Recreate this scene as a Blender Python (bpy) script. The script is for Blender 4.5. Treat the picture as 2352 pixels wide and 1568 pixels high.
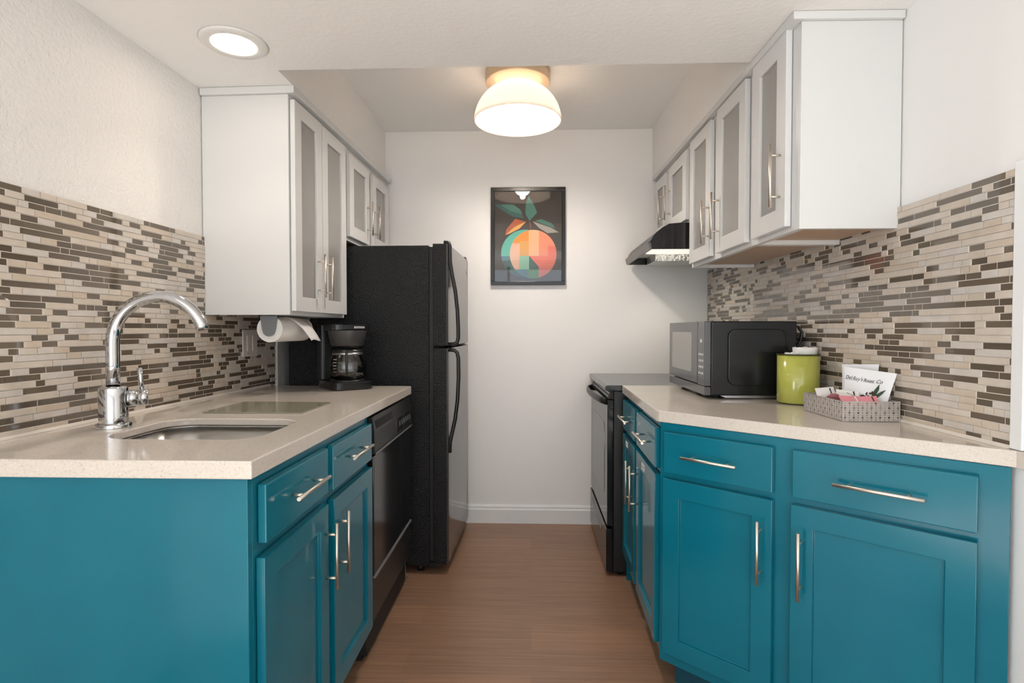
import bpy, bmesh, math, random
from mathutils import Vector, Matrix
random.seed(7)
R = math.radians
for o in list(bpy.data.objects): bpy.data.objects.remove(o)
scene = bpy.context.scene
COL = scene.collection

# ------------------------------------------------------------------ camera
FPX, CXP, CYP, VPX, VPY, HC = 1250.0, 1176.0, 784.0, 1220.0, 757.0, 1.175
yaw = math.atan((VPX-CXP)/FPX); pit = math.atan((CYP-VPY)/math.hypot(FPX, VPX-CXP))
cam = bpy.data.cameras.new('camera'); camo = bpy.data.objects.new('camera', cam); COL.objects.link(camo)
cam.sensor_width = 36.0; cam.lens = FPX/2352*36.0; cam.clip_start = 0.05
camo.location = (0, 0, HC); camo.rotation_euler = (R(90)-pit, 0, yaw)
scene.camera = camo

# ------------------------------------------------------------------ view + world
vs = scene.view_settings
vs.view_transform = 'Standard'; vs.look = 'None'; vs.gamma = 1.0; vs.use_curve_mapping = False
vs.exposure = 0.52
w = bpy.data.worlds.new('world'); scene.world = w; w.use_nodes = True
bg = w.node_tree.nodes['Background']; bg.inputs[0].default_value = (.80, .90, 1.0, 1); bg.inputs[1].default_value = 1.6

def light(name, kind, loc, rot, energy, color, **kw):
    d = bpy.data.lights.new(name, kind); d.energy = energy; d.color = color
    for k, v in kw.items(): setattr(d, k, v)
    o = bpy.data.objects.new(name, d); COL.objects.link(o); o.location = loc; o.rotation_euler = rot
    return o
# daylight and an added sun coming in through the two openings of the living area behind the camera
light('daylight_wide', 'AREA', (0.15, -3.36, 1.35), (R(90), 0, 0), 6, (.93, .97, 1.0), shape='RECTANGLE', size=3.2, size_y=1.9)
light('bounce_sun', 'SUN', (0, -6, 5), (R(54), 0, R(-4)), 16, (1.0, .985, .98), angle=R(1.5))  # added to light the living floor, which bounces it up to the ceilings
light('daylight_side', 'AREA', (-2.86, -1.3, 1.3), (R(90), 0, R(-90)), 27, (.90, .96, 1.0), shape='RECTANGLE', size=1.6, size_y=1.8)

# ------------------------------------------------------------------ materials
MATS = {}
def mat(name, col=(.8, .8, .8), rough=.5, metal=0.0, **kw):
    m = bpy.data.materials.new(name); m.use_nodes = True
    b = m.node_tree.nodes['Principled BSDF']
    b.inputs['Base Color'].default_value = (*col, 1); b.inputs['Roughness'].default_value = rough; b.inputs['Metallic'].default_value = metal
    for k, v in kw.items(): b.inputs[k].default_value = v
    MATS[name] = m
    return m
def srgb(r, g, b):
    f = lambda c: (c/255/12.92 if c/255 <= .04045 else ((c/255+.055)/1.055)**2.4)
    return (f(r), f(g), f(b))
def nodes(m): return m.node_tree.nodes, m.node_tree.links, m.node_tree.nodes['Principled BSDF']
def coord(m, scale=(1, 1, 1)):
    n, l, b = nodes(m)
    tc = n.new('ShaderNodeTexCoord'); mp = n.new('ShaderNodeMapping'); mp.inputs['Scale'].default_value = scale
    l.new(tc.outputs['Object'], mp.inputs[0]); return mp.outputs[0]
def noise(m, vec, scale, detail=3, rough=.5):
    n, l, b = nodes(m); t = n.new('ShaderNodeTexNoise'); t.inputs['Scale'].default_value = scale
    t.inputs['Detail'].default_value = detail; t.inputs['Roughness'].default_value = rough; l.new(vec, t.inputs['Vector']); return t
def ramp(m, fac, stops):
    n, l, b = nodes(m); r = n.new('ShaderNodeValToRGB'); e = r.color_ramp.elements
    while len(e) < len(stops): e.new(.5)
    for i, (p, c) in enumerate(stops): e[i].position = p; e[i].color = (*c, 1)
    l.new(fac, r.inputs[0]); return r
def bump(m, h, strength, dist=.002):
    n, l, b = nodes(m); k = n.new('ShaderNodeBump'); k.inputs['Strength'].default_value = strength; k.inputs['Distance'].default_value = dist
    l.new(h, k.inputs['Height']); l.new(k.outputs[0], b.inputs['Normal'])

def wall_paint(name, col, strength=.25, scale=95):
    m = mat(name, col, .62); v = coord(m); t = noise(m, v, scale, 3, .55); bump(m, t.outputs[0], strength, .004); return m
wall_paint('wall_paint', srgb(236, 233, 229), .95, 75)
wall_paint('wall_smooth', srgb(243, 241, 239), .12, 60)
wall_paint('ceiling_paint', srgb(246, 244, 241), .3, 60)
wall_paint('carpet', srgb(222, 214, 204), .6, 300)
mat('trim_white', srgb(236, 236, 236), .35)
mat('cab_white', srgb(220, 220, 219), .32)
mat('cab_inside', srgb(205, 196, 186), .5)
mat('underside_wood', srgb(196, 166, 140), .45)
m = mat('teal', srgb(18, 110, 134), .27, 0, **{'Specular IOR Level': .32}); v = coord(m); t = noise(m, v, 3.0, 2); m.node_tree.nodes['Principled BSDF'].inputs['Roughness'].default_value = .13; rr = ramp(m, t.outputs[0], [(.3, srgb(10, 102, 122)), (.7, srgb(19, 111, 130))])
nodes(m)[1].new(rr.outputs[0], nodes(m)[2].inputs['Base Color'])
mat('teal_dark', srgb(14, 70, 86), .5)
mat('steel_bar', srgb(222, 212, 200), .40, 1.0)
mat('chrome', (.60, .61, .63), .045, 1.0)
m = mat('sink_steel', srgb(190, 188, 185), .25, 1.0)
mat('dark_gap', (.004, .004, .004), .8)
# quartz
m = mat('quartz', srgb(206, 194, 181), .09, 0, **{'Specular IOR Level': .6})
v = coord(m); t1 = noise(m, v, 260, 2, .6); r1 = ramp(m, t1.outputs[0], [(.26, srgb(186, 175, 165)), (.40, srgb(214, 204, 193)), (.62, srgb(217, 208, 198)), (.76, srgb(229, 222, 214))])
t2 = noise(m, v, 5, 3); n, l, b = nodes(m); mx = n.new('ShaderNodeMix'); mx.data_type = 'RGBA'; mx.blend_type = 'MULTIPLY'; mx.inputs[0].default_value = .35
r2 = ramp(m, t2.outputs[0], [(.3, (.86, .85, .84)), (.7, (1, 1, 1))]); l.new(r1.outputs[0], mx.inputs[6]); l.new(r2.outputs[0], mx.inputs[7]); l.new(mx.outputs[2], b.inputs['Base Color'])
# floor: planks running across the galley
m = mat('floor_wood', srgb(120, 88, 68), .33)
v = coord(m); n, l, b = nodes(m)
br = n.new('ShaderNodeTexBrick'); br.inputs['Scale'].default_value = 1; br.inputs['Brick Width'].default_value = 1.2; br.inputs['Row Height'].default_value = .152
br.inputs['Mortar Size'].default_value = .0006; br.offset = .37; br.inputs['Color1'].default_value = (.72, .72, .72, 1); br.inputs['Color2'].default_value = (1.1, 1.08, 1.05, 1); br.inputs['Mortar'].default_value = (.55, .5, .45, 1)
l.new(v, br.inputs['Vector'])
mp = n.new('ShaderNodeMapping'); mp.inputs['Scale'].default_value = (1.1, 34, 1); l.new(v, mp.inputs[0])
g1 = noise(m, mp.outputs[0], 2.2, 7, .68); rg = ramp(m, g1.outputs[0], [(.25, srgb(122, 92, 73)), (.48, srgb(148, 114, 91)), (.62, srgb(158, 124, 99)), (.8, srgb(174, 141, 115))])
mx = n.new('ShaderNodeMix'); mx.data_type = 'RGBA'; mx.blend_type = 'MULTIPLY'; mx.inputs[0].default_value = .5
l.new(rg.outputs[0], mx.inputs[6]); l.new(br.outputs[0], mx.inputs[7]); l.new(mx.outputs[2], b.inputs['Base Color']); bump(m, g1.outputs[0], .08, .001)
# mosaics
def stone(name, c1, c2):
    m = mat(name, c1, .28); v = coord(m); t = noise(m, v, 28, 5, .6); r = ramp(m, t.outputs[0], [(.3, c1), (.7, c2)]); nodes(m)[1].new(r.outputs[0], nodes(m)[2].inputs['Base Color'])
stone('stone_cream', srgb(213, 202, 190), srgb(202, 189, 174)); stone('stone_tan', srgb(207, 194, 178), srgb(196, 179, 160)); stone('stone_grey', srgb(211, 204, 197), srgb(200, 191, 182))
for i, c in enumerate([(105, 93, 80), (111, 99, 85), (98, 87, 75)]): mat('glass_tile%d' % i, srgb(*c), .06, 0, **{'Coat Weight': .4, 'Coat Roughness': .03})
mat('grout', srgb(222, 213, 202), .8)
# appliances
m = mat('fridge_black', (.005, .0056, .0066), .27, 0, **{'Specular IOR Level': .36}); v = coord(m); t = noise(m, v, 150, 2, .6); bump(m, t.outputs[0], 1.0, .006)
m = mat('fridge_front', (.05, .046, .043), .14, 0, **{'IOR': 1.9}); v = coord(m); t = noise(m, v, 200, 2, .5); bump(m, t.outputs[0], .04, .001)
mat('black_gloss', (.010, .010, .011), .12); mat('black_satin', (.014, .014, .014), .35); mat('black_matte', (.010, .010, .010), .6)
mat('black_glass', (.02, .02, .022), .04, 0, **{'Specular IOR Level': .9}); mat('cooktop', (.03, .03, .032), .10, 0, **{'Specular IOR Level': .9})
mat('grey_plastic', srgb(120, 122, 124), .35); mat('silver', srgb(190, 190, 192), .3, 1.0); mat('dark_steel', srgb(104, 98, 98), .32, 1.0)
mat('micro_dark', (.008, .009, .010), .20); mat('micro_panel', srgb(98, 98, 101), .16, .6); mat('micro_window', srgb(158, 156, 152), .2, .3)  # window grey lightened to stand in for its reflection of the left cabinets
mat('white_print', srgb(225, 225, 225), .5); mat('white_plastic', srgb(232, 230, 226), .3); mat('plate_grey', srgb(222, 215, 209), .2)
mat('paper', srgb(238, 235, 232), .85); mat('paper_core', srgb(150, 125, 100), .85)
mat('green_enamel', srgb(186, 188, 88), .12, 0, **{'Coat Weight': .6, 'Coat Roughness': .04}); mat('dark_rim', (.03, .032, .012), .3)
mat('pouch', srgb(238, 238, 240), .3); mat('ink_grey', srgb(60, 60, 64), .6); mat('leaf_ink', srgb(36, 62, 34), .5); mat('bean_ink', srgb(62, 38, 28), .5)
mat('packet_pink', srgb(232, 150, 160), .4); mat('packet_white', srgb(242, 238, 234), .4); mat('packet_brown', srgb(84, 60, 52), .5)
mat('tray_metal', srgb(206, 199, 194), .34, .5); mat('filter_metal', srgb(225, 225, 220), .3, 1.0); mat('outlet_cream', srgb(228, 222, 210), .3)
m = MATS['filter_metal']; v = coord(m); t = n_ = noise(m, v, 70, 2); bump(m, t.outputs[0], 1.0, .01)
mat('basket_grey', (.05, .047, .046), .35); mat('board_glass', srgb(146, 142, 124), .12); mat('frame_black', (.012, .011, .010), .25); mat('lamp_canopy', srgb(214, 190, 160), .35, .25)
def thin_glass(name, tint=(1, 1, 1), ior=1.45):
    m = bpy.data.materials.new(name); m.use_nodes = True; n, l = m.node_tree.nodes, m.node_tree.links
    n.remove(n['Principled BSDF']); out = n['Material Output']
    fr = n.new('ShaderNodeFresnel'); fr.inputs[0].default_value = ior; tr = n.new('ShaderNodeBsdfTransparent'); tr.inputs[0].default_value = (*tint, 1)
    gl = n.new('ShaderNodeBsdfGlossy'); gl.inputs['Roughness'].default_value = .01; mx = n.new('ShaderNodeMixShader')
    l.new(fr.outputs[0], mx.inputs[0]); l.new(tr.outputs[0], mx.inputs[1]); l.new(gl.outputs[0], mx.inputs[2]); l.new(mx.outputs[0], out.inputs[0]); MATS[name] = m
thin_glass('clear_glass', (.93, .95, .95), 1.9); thin_glass('picture_glass', (.98, .98, .98), 1.55)
m = mat('frosted', srgb(184, 182, 179), .22, 0, **{'Transmission Weight': .3, 'IOR': 1.4})
# opal glass
m = bpy.data.materials.new('opal'); m.use_nodes = True; n, l = m.node_tree.nodes, m.node_tree.links; b = n['Principled BSDF']
b.inputs['Base Color'].default_value = (.93, .88, .83, 1); b.inputs['Roughness'].default_value = .12
tr = n.new('ShaderNodeBsdfTranslucent'); tr.inputs[0].default_value = (.95, .90, .85, 1); mx = n.new('ShaderNodeMixShader'); mx.inputs[0].default_value = .62
l.new(b.outputs[0], mx.inputs[1]); l.new(tr.outputs[0], mx.inputs[2]); l.new(mx.outputs[0], n['Material Output'].inputs[0]); MATS['opal'] = m
def emis(name, col, s):
    m = mat(name, col, .5); b = m.node_tree.nodes['Principled BSDF']; b.inputs['Emission Color'].default_value = (*col, 1); b.inputs['Emission Strength'].default_value = s
emis('bulb_glow', (1.0, .88, .75), 64.0); emis('led_glow', (1.0, .90, .78), 14.0); emis('hood_glow', (1.0, .96, .86), .55)
ART = {}
def art(name, r, g, b): mat('art_'+name, srgb(r, g, b), .6)
for k, c in dict(bg=(52, 40, 32), teal=(62, 122, 108), tealD=(34, 88, 84), aqua=(92, 190, 172), orange=(246, 150, 40), amber=(232, 172, 84), peach=(246, 190, 140), blush=(244, 196, 166), coral=(246, 120, 96), salmon=(246, 150, 110), rust=(176, 84, 44), grey=(168, 160, 150), mint=(146, 200, 170), green=(84, 146, 84), blue=(70, 128, 140)).items(): art(k, *c)

# ------------------------------------------------------------------ mesh builder
class MB:
    def __init__(s): s.v = []; s.f = []; s.mi = []; s.sm = []
    def add(s, vs, fs, m=0, smooth=False):
        o = len(s.v); s.v += [Vector(p) for p in vs]
        for f in fs: s.f.append([o+i for i in f]); s.mi.append(m); s.sm.append(smooth)
        return s
    def box(s, x0, x1, y0, y1, z0, z1, m=0):
        return s.add([(x, y, z) for x in (x0, x1) for y in (y0, y1) for z in (z0, z1)], [(0, 1, 3, 2), (4, 6, 7, 5), (0, 4, 5, 1), (2, 3, 7, 6), (0, 2, 6, 4), (1, 5, 7, 3)], m)
    def prism(s, poly, axis, a0, a1, m=0, smooth=False):
        n = len(poly)
        def P(p, a): return {'x': (a, p[0], p[1]), 'y': (p[0], a, p[1]), 'z': (p[0], p[1], a)}[axis]
        s.add([P(p, a0) for p in poly]+[P(p, a1) for p in poly], [tuple(range(n)), tuple(range(2*n-1, n-1, -1))], m)
        o = len(s.v)-2*n
        for i in range(n): s.f.append([o+i, o+(i+1) % n, o+n+(i+1) % n, o+n+i]); s.mi.append(m); s.sm.append(smooth)
        return s
    def tube(s, pts, r, n=12, m=0, sx=1.0):
        pts = [Vector(p) for p in pts]; rs = r if isinstance(r, (list, tuple)) else [r]*len(pts)
        d = (pts[1]-pts[0]).normalized(); up = Vector((0, 0, 1)) if abs(d.z) < .9 else Vector((1, 0, 0)); a = d.cross(up).normalized(); rings = []
        for i, p in enumerate(pts):
            t = (pts[min(i+1, len(pts)-1)]-pts[max(i-1, 0)]).normalized(); a = (a-t*a.dot(t)).normalized(); b = t.cross(a)
            rings.append([p+a*math.cos(2*math.pi*k/n)*rs[i]*sx+b*math.sin(2*math.pi*k/n)*rs[i] for k in range(n)])
        o = len(s.v); s.v += [q for g in rings for q in g]
        for i in range(len(pts)-1):
            for k in range(n): s.f.append([o+i*n+k, o+i*n+(k+1) % n, o+(i+1)*n+(k+1) % n, o+(i+1)*n+k]); s.mi.append(m); s.sm.append(True)
        s.f.append([o+k for k in range(n)][::-1]); s.mi.append(m); s.sm.append(False)
        q = o+(len(pts)-1)*n; s.f.append([q+k for k in range(n)]); s.mi.append(m); s.sm.append(False)
        return s
    def lathe(s, prof, c, n=40, m=0, close=False, sharp=False):
        o = len(s.v); N = len(prof)
        for (r, z) in prof: s.v += [Vector((c[0]+r*math.cos(2*math.pi*k/n), c[1]+r*math.sin(2*math.pi*k/n), c[2]+z)) for k in range(n)]
        for i in range(N if close else N-1):
            j = (i+1) % N
            for k in range(n): s.f.append([o+i*n+k, o+i*n+(k+1) % n, o+j*n+(k+1) % n, o+j*n+k]); s.mi.append(m); s.sm.append(not sharp)
        return s
    def cap(s, r, z, c, n=40, m=0):
        return s.add([(c[0]+r*math.cos(2*math.pi*k/n), c[1]+r*math.sin(2*math.pi*k/n), c[2]+z) for k in range(n)], [tuple(range(n))], m)
    def cyl(s, c, r, h, n=32, m=0):
        return s.tube([c, (c[0], c[1], c[2]+h)], r, n, m)
    def sphere(s, c, r, n=24, m=0, sz=1.0):
        k = n//2; prof = [(max(1e-4, r*math.sin(math.pi*i/k)), -r*sz*math.cos(math.pi*i/k)) for i in range(k+1)]; return s.lathe(prof, c, n, m)
    def build(s, name, mats, parent=None, bevel=0.0, seg=2, world=False, normals=True):
        me = bpy.data.meshes.new(name); vs_ = s.v
        if world and parent is not None:
            inv = parent_matrix(parent).inverted(); vs_ = [inv @ p for p in s.v]
        me.from_pydata([tuple(p) for p in vs_], [], s.f)
        for mm in (mats if isinstance(mats, (list, tuple)) else [mats]): me.materials.append(MATS[mm])
        me.polygons.foreach_set('material_index', s.mi); me.polygons.foreach_set('use_smooth', s.sm)
        if normals:
            bm = bmesh.new(); bm.from_mesh(me); bmesh.ops.recalc_face_normals(bm, faces=bm.faces); bm.to_mesh(me); bm.free()
        o = bpy.data.objects.new(name, me); COL.objects.link(o)
        if parent is not None: o.parent = parent
        if bevel > 0:
            b = o.modifiers.new('bevel', 'BEVEL'); b.width = bevel; b.segments = seg; b.limit_method = 'ANGLE'; b.angle_limit = R(40); b.harden_normals = False
        return o
PM = {}
def parent_matrix(p):
    while p.parent is not None: p = p.parent
    return PM.get(p.name, Matrix.Identity(4))
def tag(o, label=None, cat=None, group=None, kind=None):
    if label: o['label'] = label
    if cat: o['category'] = cat
    if group: o['group'] = group
    if kind: o['kind'] = kind
    return o
def thing(name, label, cat, loc=(0, 0, 0), rz=0.0, group=None):
    o = bpy.data.objects.new(name, None); COL.objects.link(o); o.location = loc; o.rotation_euler = (0, 0, rz); o.empty_display_size = .05
    PM[o.name] = Matrix.Translation(loc) @ Matrix.Rotation(rz, 4, 'Z'); return tag(o, label, cat, group)
def struct(name, mb, m, label=None, bevel=0): return tag(mb.build(name, m, bevel=bevel), label, None, None, 'structure')
def rrect(x0, x1, y0, y1, r, k=6):
    p = []
    for cx, cy, a in ((x1-r, y1-r, 0), (x0+r, y1-r, 90), (x0+r, y0+r, 180), (x1-r, y0+r, 270)):
        for i in range(k+1): t = R(a+90*i/k); p.append((cx+r*math.cos(t), cy+r*math.sin(t)))
    return p

# ------------------------------------------------------------------ setting
YB, ZS, ZC = 3.293, 2.08, 2.37
LW = lambda y: -1.258+.020*(y-1.3)          # face of the left wall
XR, YK, YW = 1.06, 0.25, -3.2               # right wall face, where the galley opens, rear wall
struct('floor', MB().box(-3.2, 3.4, .10, YB+.1, -.08, 0), 'floor_wood', 'brown wood plank floor running across the galley')
struct('floor_living', MB().box(-3.2, 3.4, YW-.2, .10, -.08, 0), 'carpet')  # unseen floor, made pale to bounce the added sun upwards
struct('wall_back', MB().box(-1.5, 1.3, YB, YB+.12, 0, 2.6), 'wall_smooth', 'white end wall of the galley')
struct('wall_left', MB().prism([(LW(YK), YK), (LW(YB), YB), (LW(YB)-.12, YB), (LW(YK)-.12, YK)], 'z', 0, 2.6), 'wall_paint', 'textured white wall above the sink')
struct('wall_right', MB().box(XR, XR+.12, YK, YB, 0, 2.6), 'wall_smooth', 'white wall on the right side')
mb = MB().box(-1.5, 1.3, 1.89, YB+.05, ZC, ZC+.1)
struct('ceiling', mb, 'ceiling_paint', 'raised ceiling over the galley')
mb = MB()
mb.prism([(-3.0, YK), (-3.0, .9), (-1.5, .9), (-1.5, YB), (-.884, YB), (-.884, 1.89), (.748, 1.89), (.722, YB), (1.3, YB), (1.3, .9), (3.2, .9), (3.2, YK)], 'z', ZS, ZC)
struct('ceiling_lower', mb, 'ceiling_paint', 'lower ceiling and cabinet soffits around the raised recess')
# living area behind the camera
struct('ceiling_living', MB().box(-3.1, 3.3, YW-.1, YK, 2.42, 2.52), 'ceiling_paint')
mb = MB().box(-3.12, -3.0, YW, YK+.6, 0, 2.2, 0)
struct('wall_living_right', MB().box(3.2, 3.32, YW, YK+.6, 0, 2.5), 'wall_smooth')
mb = MB().box(-3.0, -2.9, YW, -2.15, 0, 2.5).box(-3.0, -2.9, -.45, YK+.02, 0, 2.5).box(-3.0, -2.9, -2.15, -.45, 0, .35).box(-3.0, -2.9, -2.15, -.45, 2.25, 2.5)
struct('wall_living_left', mb, 'wall_smooth')
struct('wall_return_left', MB().box(-3.0, LW(YK)-.12, YK, YK+.1, 0, 2.2), 'wall_smooth'); struct('wall_return_right', MB().box(XR+.12, 3.3, YK, YK+.1, 0, 2.2), 'wall_smooth')
mb = MB().box(-3.1, -1.5, YW-.12, YW, 0, 2.5).box(1.8, 3.3, YW-.12, YW, 0, 2.5).box(-1.5, 1.8, YW-.12, YW, 0, .35).box(-1.5, 1.8, YW-.12, YW, 2.3, 2.5)
struct('wall_rear', mb, 'wall_smooth')
mb = MB()
for x in (-1.5, -.43, .68, 1.75): mb.box(x, x+.05, YW-.09, YW-.03, .35, 2.3)
mb.box(-1.5, 1.8, YW-.09, YW-.03, .35, .40).box(-1.5, 1.8, YW-.09, YW-.03, 2.25, 2.3)
struct('window_1', mb, 'trim_white', 'window frame of the living area behind the camera')
mb = MB()
for y in (-2.15, -1.33, -.5): mb.box(-2.98, -2.92, y, y+.05, .35, 2.25)
mb.box(-2.98, -2.92, -2.15, -.45, .35, .4).box(-2.98, -2.92, -2.15, -.45, 2.2, 2.25)
struct('window_2', mb, 'trim_white')
mb = MB().prism([(YB-.001, 0), (YB-.016, 0), (YB-.016, .082), (YB-.011, .09), (YB-.011, .100), (YB-.006, .111), (YB-.001, .111)], 'x', -.45, .42)
struct('baseboard_back', mb, 'trim_white', 'white baseboard on the end wall')
struct('trim_1', MB().box(XR-.012, XR-.0005, 1.196, 1.2265, .915, 1.54), 'trim_white', 'white edge strip closing the right mosaic', .002)

# ------------------------------------------------------------------ mosaic backsplashes
def mosaic(mb, length, height, z0, seed, pitch=.0165, gap=.0020, depth=.0045):
    rnd = random.Random(seed); rows = int(height/pitch)
    for r in range(rows+1):
        za = z0+r*pitch+gap/2; zb = min(z0+(r+1)*pitch-gap/2, z0+height)
        if zb-za < .004: continue
        u = -rnd.random()*.12; dark = rnd.random() < .45
        while u < length:
            L = rnd.choices([.028, .047, .096, .145], [.14, .42, .27, .17])[0]
            a, b = max(u, 0)+gap/2, min(u+L, length)-gap/2
            if b-a > .004:
                if dark: m = 4+rnd.randrange(3); d = depth-.0022
                else: m = rnd.choices([1, 2, 3], [.5, .22, .28])[0]; d = depth+rnd.uniform(-.0004, .0006)
                mb.add([(a, 0, za), (b, 0, za), (b, 0, zb), (a, 0, zb), (a, -d, za), (b, -d, za), (b, -d, zb), (a, -d, zb)], [(4, 5, 6, 7), (0, 1, 5, 4), (1, 2, 6, 5), (2, 3, 7, 6), (3, 0, 4, 7)], m)
            u += L; dark = rnd.random() < (.36 if dark else .47)
TM = ['grout', 'stone_cream', 'stone_tan', 'stone_grey', 'glass_tile0', 'glass_tile1', 'glass_tile2']
th = math.atan2(1, .020)                       # direction of the left wall
o = thing('tile_backsplash', 'beige and brown strip mosaic behind the chrome faucet on the left wall', 'backsplash', (LW(1.06)+.002, 1.06, .915), th)
mb = MB(); mb.box(0, 1.50, -.0065, 0, 0, .6105, 0); t = MB(); mosaic(t, 1.50, .6105, 0, 11); 
mb.v += [Vector((p.x, p.y-.0045, p.z)) for p in t.v]; k = 8; mb.f += [[i+k for i in f] for f in t.f]; mb.mi += t.mi; mb.sm += t.sm
mb.build('tile_field', TM, o, normals=False)
MB().box(1.50, 1.504, -.0095, 0, 0, .6105).build('edge_strip', 'trim_white', o)
MB().prism([(-.0165, -.0006), (-.0085, -.0006), (-.0085, .007)], 'x', 0, 1.446).build('caulk_bead', 'grout', o)
o = thing('tile_backsplash', 'beige and brown strip mosaic behind the microwave on the right wall', 'backsplash', (XR-.002, YB-.002, .915), R(-90))
LR = YB-1.228; mb = MB(); mb.box(0, LR, -.0065, 0, 0, .6105, 0); t = MB(); mosaic(t, LR, .6105, 0, 23)
mb.v += [Vector((p.x, p.y-.0045, p.z)) for p in t.v]; mb.f += [[i+8 for i in f] for f in t.f]; mb.mi += t.mi; mb.sm += t.sm
mb.build('tile_field', TM, o, normals=False)
MB().prism([(-.0165, -.0006), (-.0085, -.0006), (-.0085, .007)], 'x', .73, LR).build('caulk_bead', 'grout', o)

# ------------------------------------------------------------------ cabinet helpers (local: x along the front, -y outwards)
def shaker(u0, u1, z0, z1, yF, yB, rail=.056, dep=.009, glass=False):
    mb = MB()
    O = [(u0, z0), (u1, z0), (u1, z1), (u0, z1)]; I = [(u0+rail, z0+rail), (u1-rail, z0+rail), (u1-rail, z1-rail), (u0+rail, z1-rail)]
    vs_ = [(x, yF, z) for x, z in O]+[(x, yF, z) for x, z in I]+[(x, yB, z) for x, z in O]
    f = []
    for i in range(4): j = (i+1) % 4; f += [(i, j, 4+j, 4+i), (i, 8+i, 8+j, j)]
    if glass:
        vs_ += [(x, yB, z) for x, z in I]
        for i in range(4): j = (i+1) % 4; f += [(4+i, 4+j, 12+j, 12+i), (8+i, 12+i, 12+j, 8+j)]
    else:
        vs_ += [(x, yF+dep, z) for x, z in I]
        for i in range(4): j = (i+1) % 4; f += [(4+i, 4+j, 12+j, 12+i)]
        f += [(12, 13, 14, 15), (8, 11, 10, 9)]
    return mb.add(vs_, f)
def bar_handle(parent, u, z, L, yF, vertical=True, off=.030, r=.0047, span=.66):
    mb = MB(); y = yF-off
    P = (lambda s: (u, y, z+s)) if vertical else (lambda s: (u+s, y, z))
    mb.tube([P(-L/2), P(L/2)], r, 12)
    for s in (-L*span/2, L*span/2):
        p = P(s); mb.tube([(p[0], yF+.001, p[2]), (p[0], y, p[2])], .0036, 10)
    return mb.build('handle', 'steel_bar', parent)
def base_door(root, u0, u1, z0, z1, hu, hz, hL=.178, yF=-.021):
    d = shaker(u0, u1, z0, z1, yF, -.002).build('door', 'teal', root, .0016); bar_handle(d, hu, hz, hL, yF); return d
def base_drawer(root, u0, u1, z0, z1, hu, hz, hL=.19, yF=-.021):
    d = MB().box(u0, u1, yF, -.002, z0, z1).build('drawer', 'teal', root, .0028); bar_handle(d, hu, hz, hL, yF, False); return d
def carcass(root, W, D, mname='teal', z1=.876, kick=.10, rec=.07):
    mb = MB()
    mb.box(0, .018, 0, D, 0, z1).box(W-.018, W, 0, D, kick, z1).box(.018, W-.018, 0, .019, kick, z1).box(.018, W-.018, D-.012, D, kick, z1).box(.018, W-.018, .019, D-.012, kick, kick+.018)
    b = mb.build('body', mname, root, .0012)
    MB().box(.018, W, rec, rec+.015, 0, kick-.001).build('toe_kick', 'teal_dark', root)
    return b

# ------------------------------------------------------------------ left run
o = thing('base_cabinet', 'teal base cabinet with two drawers and two doors under the sink', 'cabinet', (-.571, 1.07, 0), R(90))
carcass(o, .800, .655)
yy = lambda y: y-1.07
base_drawer(o, yy(1.105), yy(1.452), .730, .854, yy(1.289), .795); base_drawer(o, yy(1.491), yy(1.856), .726, .852, yy(1.674), .795)
base_door(o, yy(1.097), yy(1.452), .140, .703, yy(1.428), .568); base_door(o, yy(1.495), yy(1.858), .140, .701, yy(1.523), .571)

def slab_with_hole(name, outer, hole, z0, z1, m, parent=None, bevel=.003):
    bm = bmesh.new()
    def loop(pts): 
        vs_ = [bm.verts.new((x, y, z1)) for x, y in pts]; return [bm.edges.new((vs_[i], vs_[(i+1) % len(vs_)])) for i in range(len(vs_))]
    e = loop(outer)+(loop(hole) if hole else [])
    bmesh.ops.triangle_fill(bm, edges=e, use_beauty=True)
    bmesh.ops.recalc_face_normals(bm, faces=bm.faces)
    ex = bmesh.ops.extrude_face_region(bm, geom=list(bm.faces))
    for v in [g for g in ex['geom'] if isinstance(g, bmesh.types.BMVert)]: v.co.z = z0
    bmesh.ops.recalc_face_normals(bm, faces=bm.faces)
    me = bpy.data.meshes.new(name); bm.to_mesh(me); bm.free(); me.materials.append(MATS[m])
    ob = bpy.data.objects.new(name, me); COL.objects.link(ob)
    if parent: ob.parent = parent
    b = ob.modifiers.new('bevel', 'BEVEL'); b.width = bevel; b.segments = 2; b.limit_method = 'ANGLE'; b.angle_limit = R(50)
    return ob
CT = .914
SK = (-1.048, -.662, 1.264, 1.562)
def worktop(name, outer, h1, h2, z0, zm, z1, m, bevel=.003):
    bm = bmesh.new(); V = {}
    def loop(pts, z): return [bm.verts.new((x, y, z)) for x, y in pts]
    def edges(l): return [bm.edges.get((l[i], l[(i+1) % len(l)])) or bm.edges.new((l[i], l[(i+1) % len(l)])) for i in range(len(l))]
    def wall(p, q):
        for i in range(len(p)): j = (i+1) % len(p); bm.faces.new((p[i], p[j], q[j], q[i]))
    ot, ob_, a1, a2, b2, b1 = loop(outer, z1), loop(outer, z0), loop(h1, z1), loop(h1, zm), loop(h2, zm), loop(h2, z0)
    bmesh.ops.triangle_fill(bm, edges=edges(ot)+edges(a1), use_beauty=True); bmesh.ops.triangle_fill(bm, edges=edges(ob_)+edges(b1), use_beauty=True)
    wall(ot, ob_); wall(a1, a2); wall(a2, b2); wall(b2, b1)
    bmesh.ops.recalc_face_normals(bm, faces=bm.faces)
    me = bpy.data.meshes.new(name); bm.to_mesh(me); bm.free(); me.materials.append(MATS[m])
    o_ = bpy.data.objects.new(name, me); COL.objects.link(o_)
    k = o_.modifiers.new('bevel', 'BEVEL'); k.width = bevel; k.segments = 2; k.limit_method = 'ANGLE'; k.angle_limit = R(50)
    return o_
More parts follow.
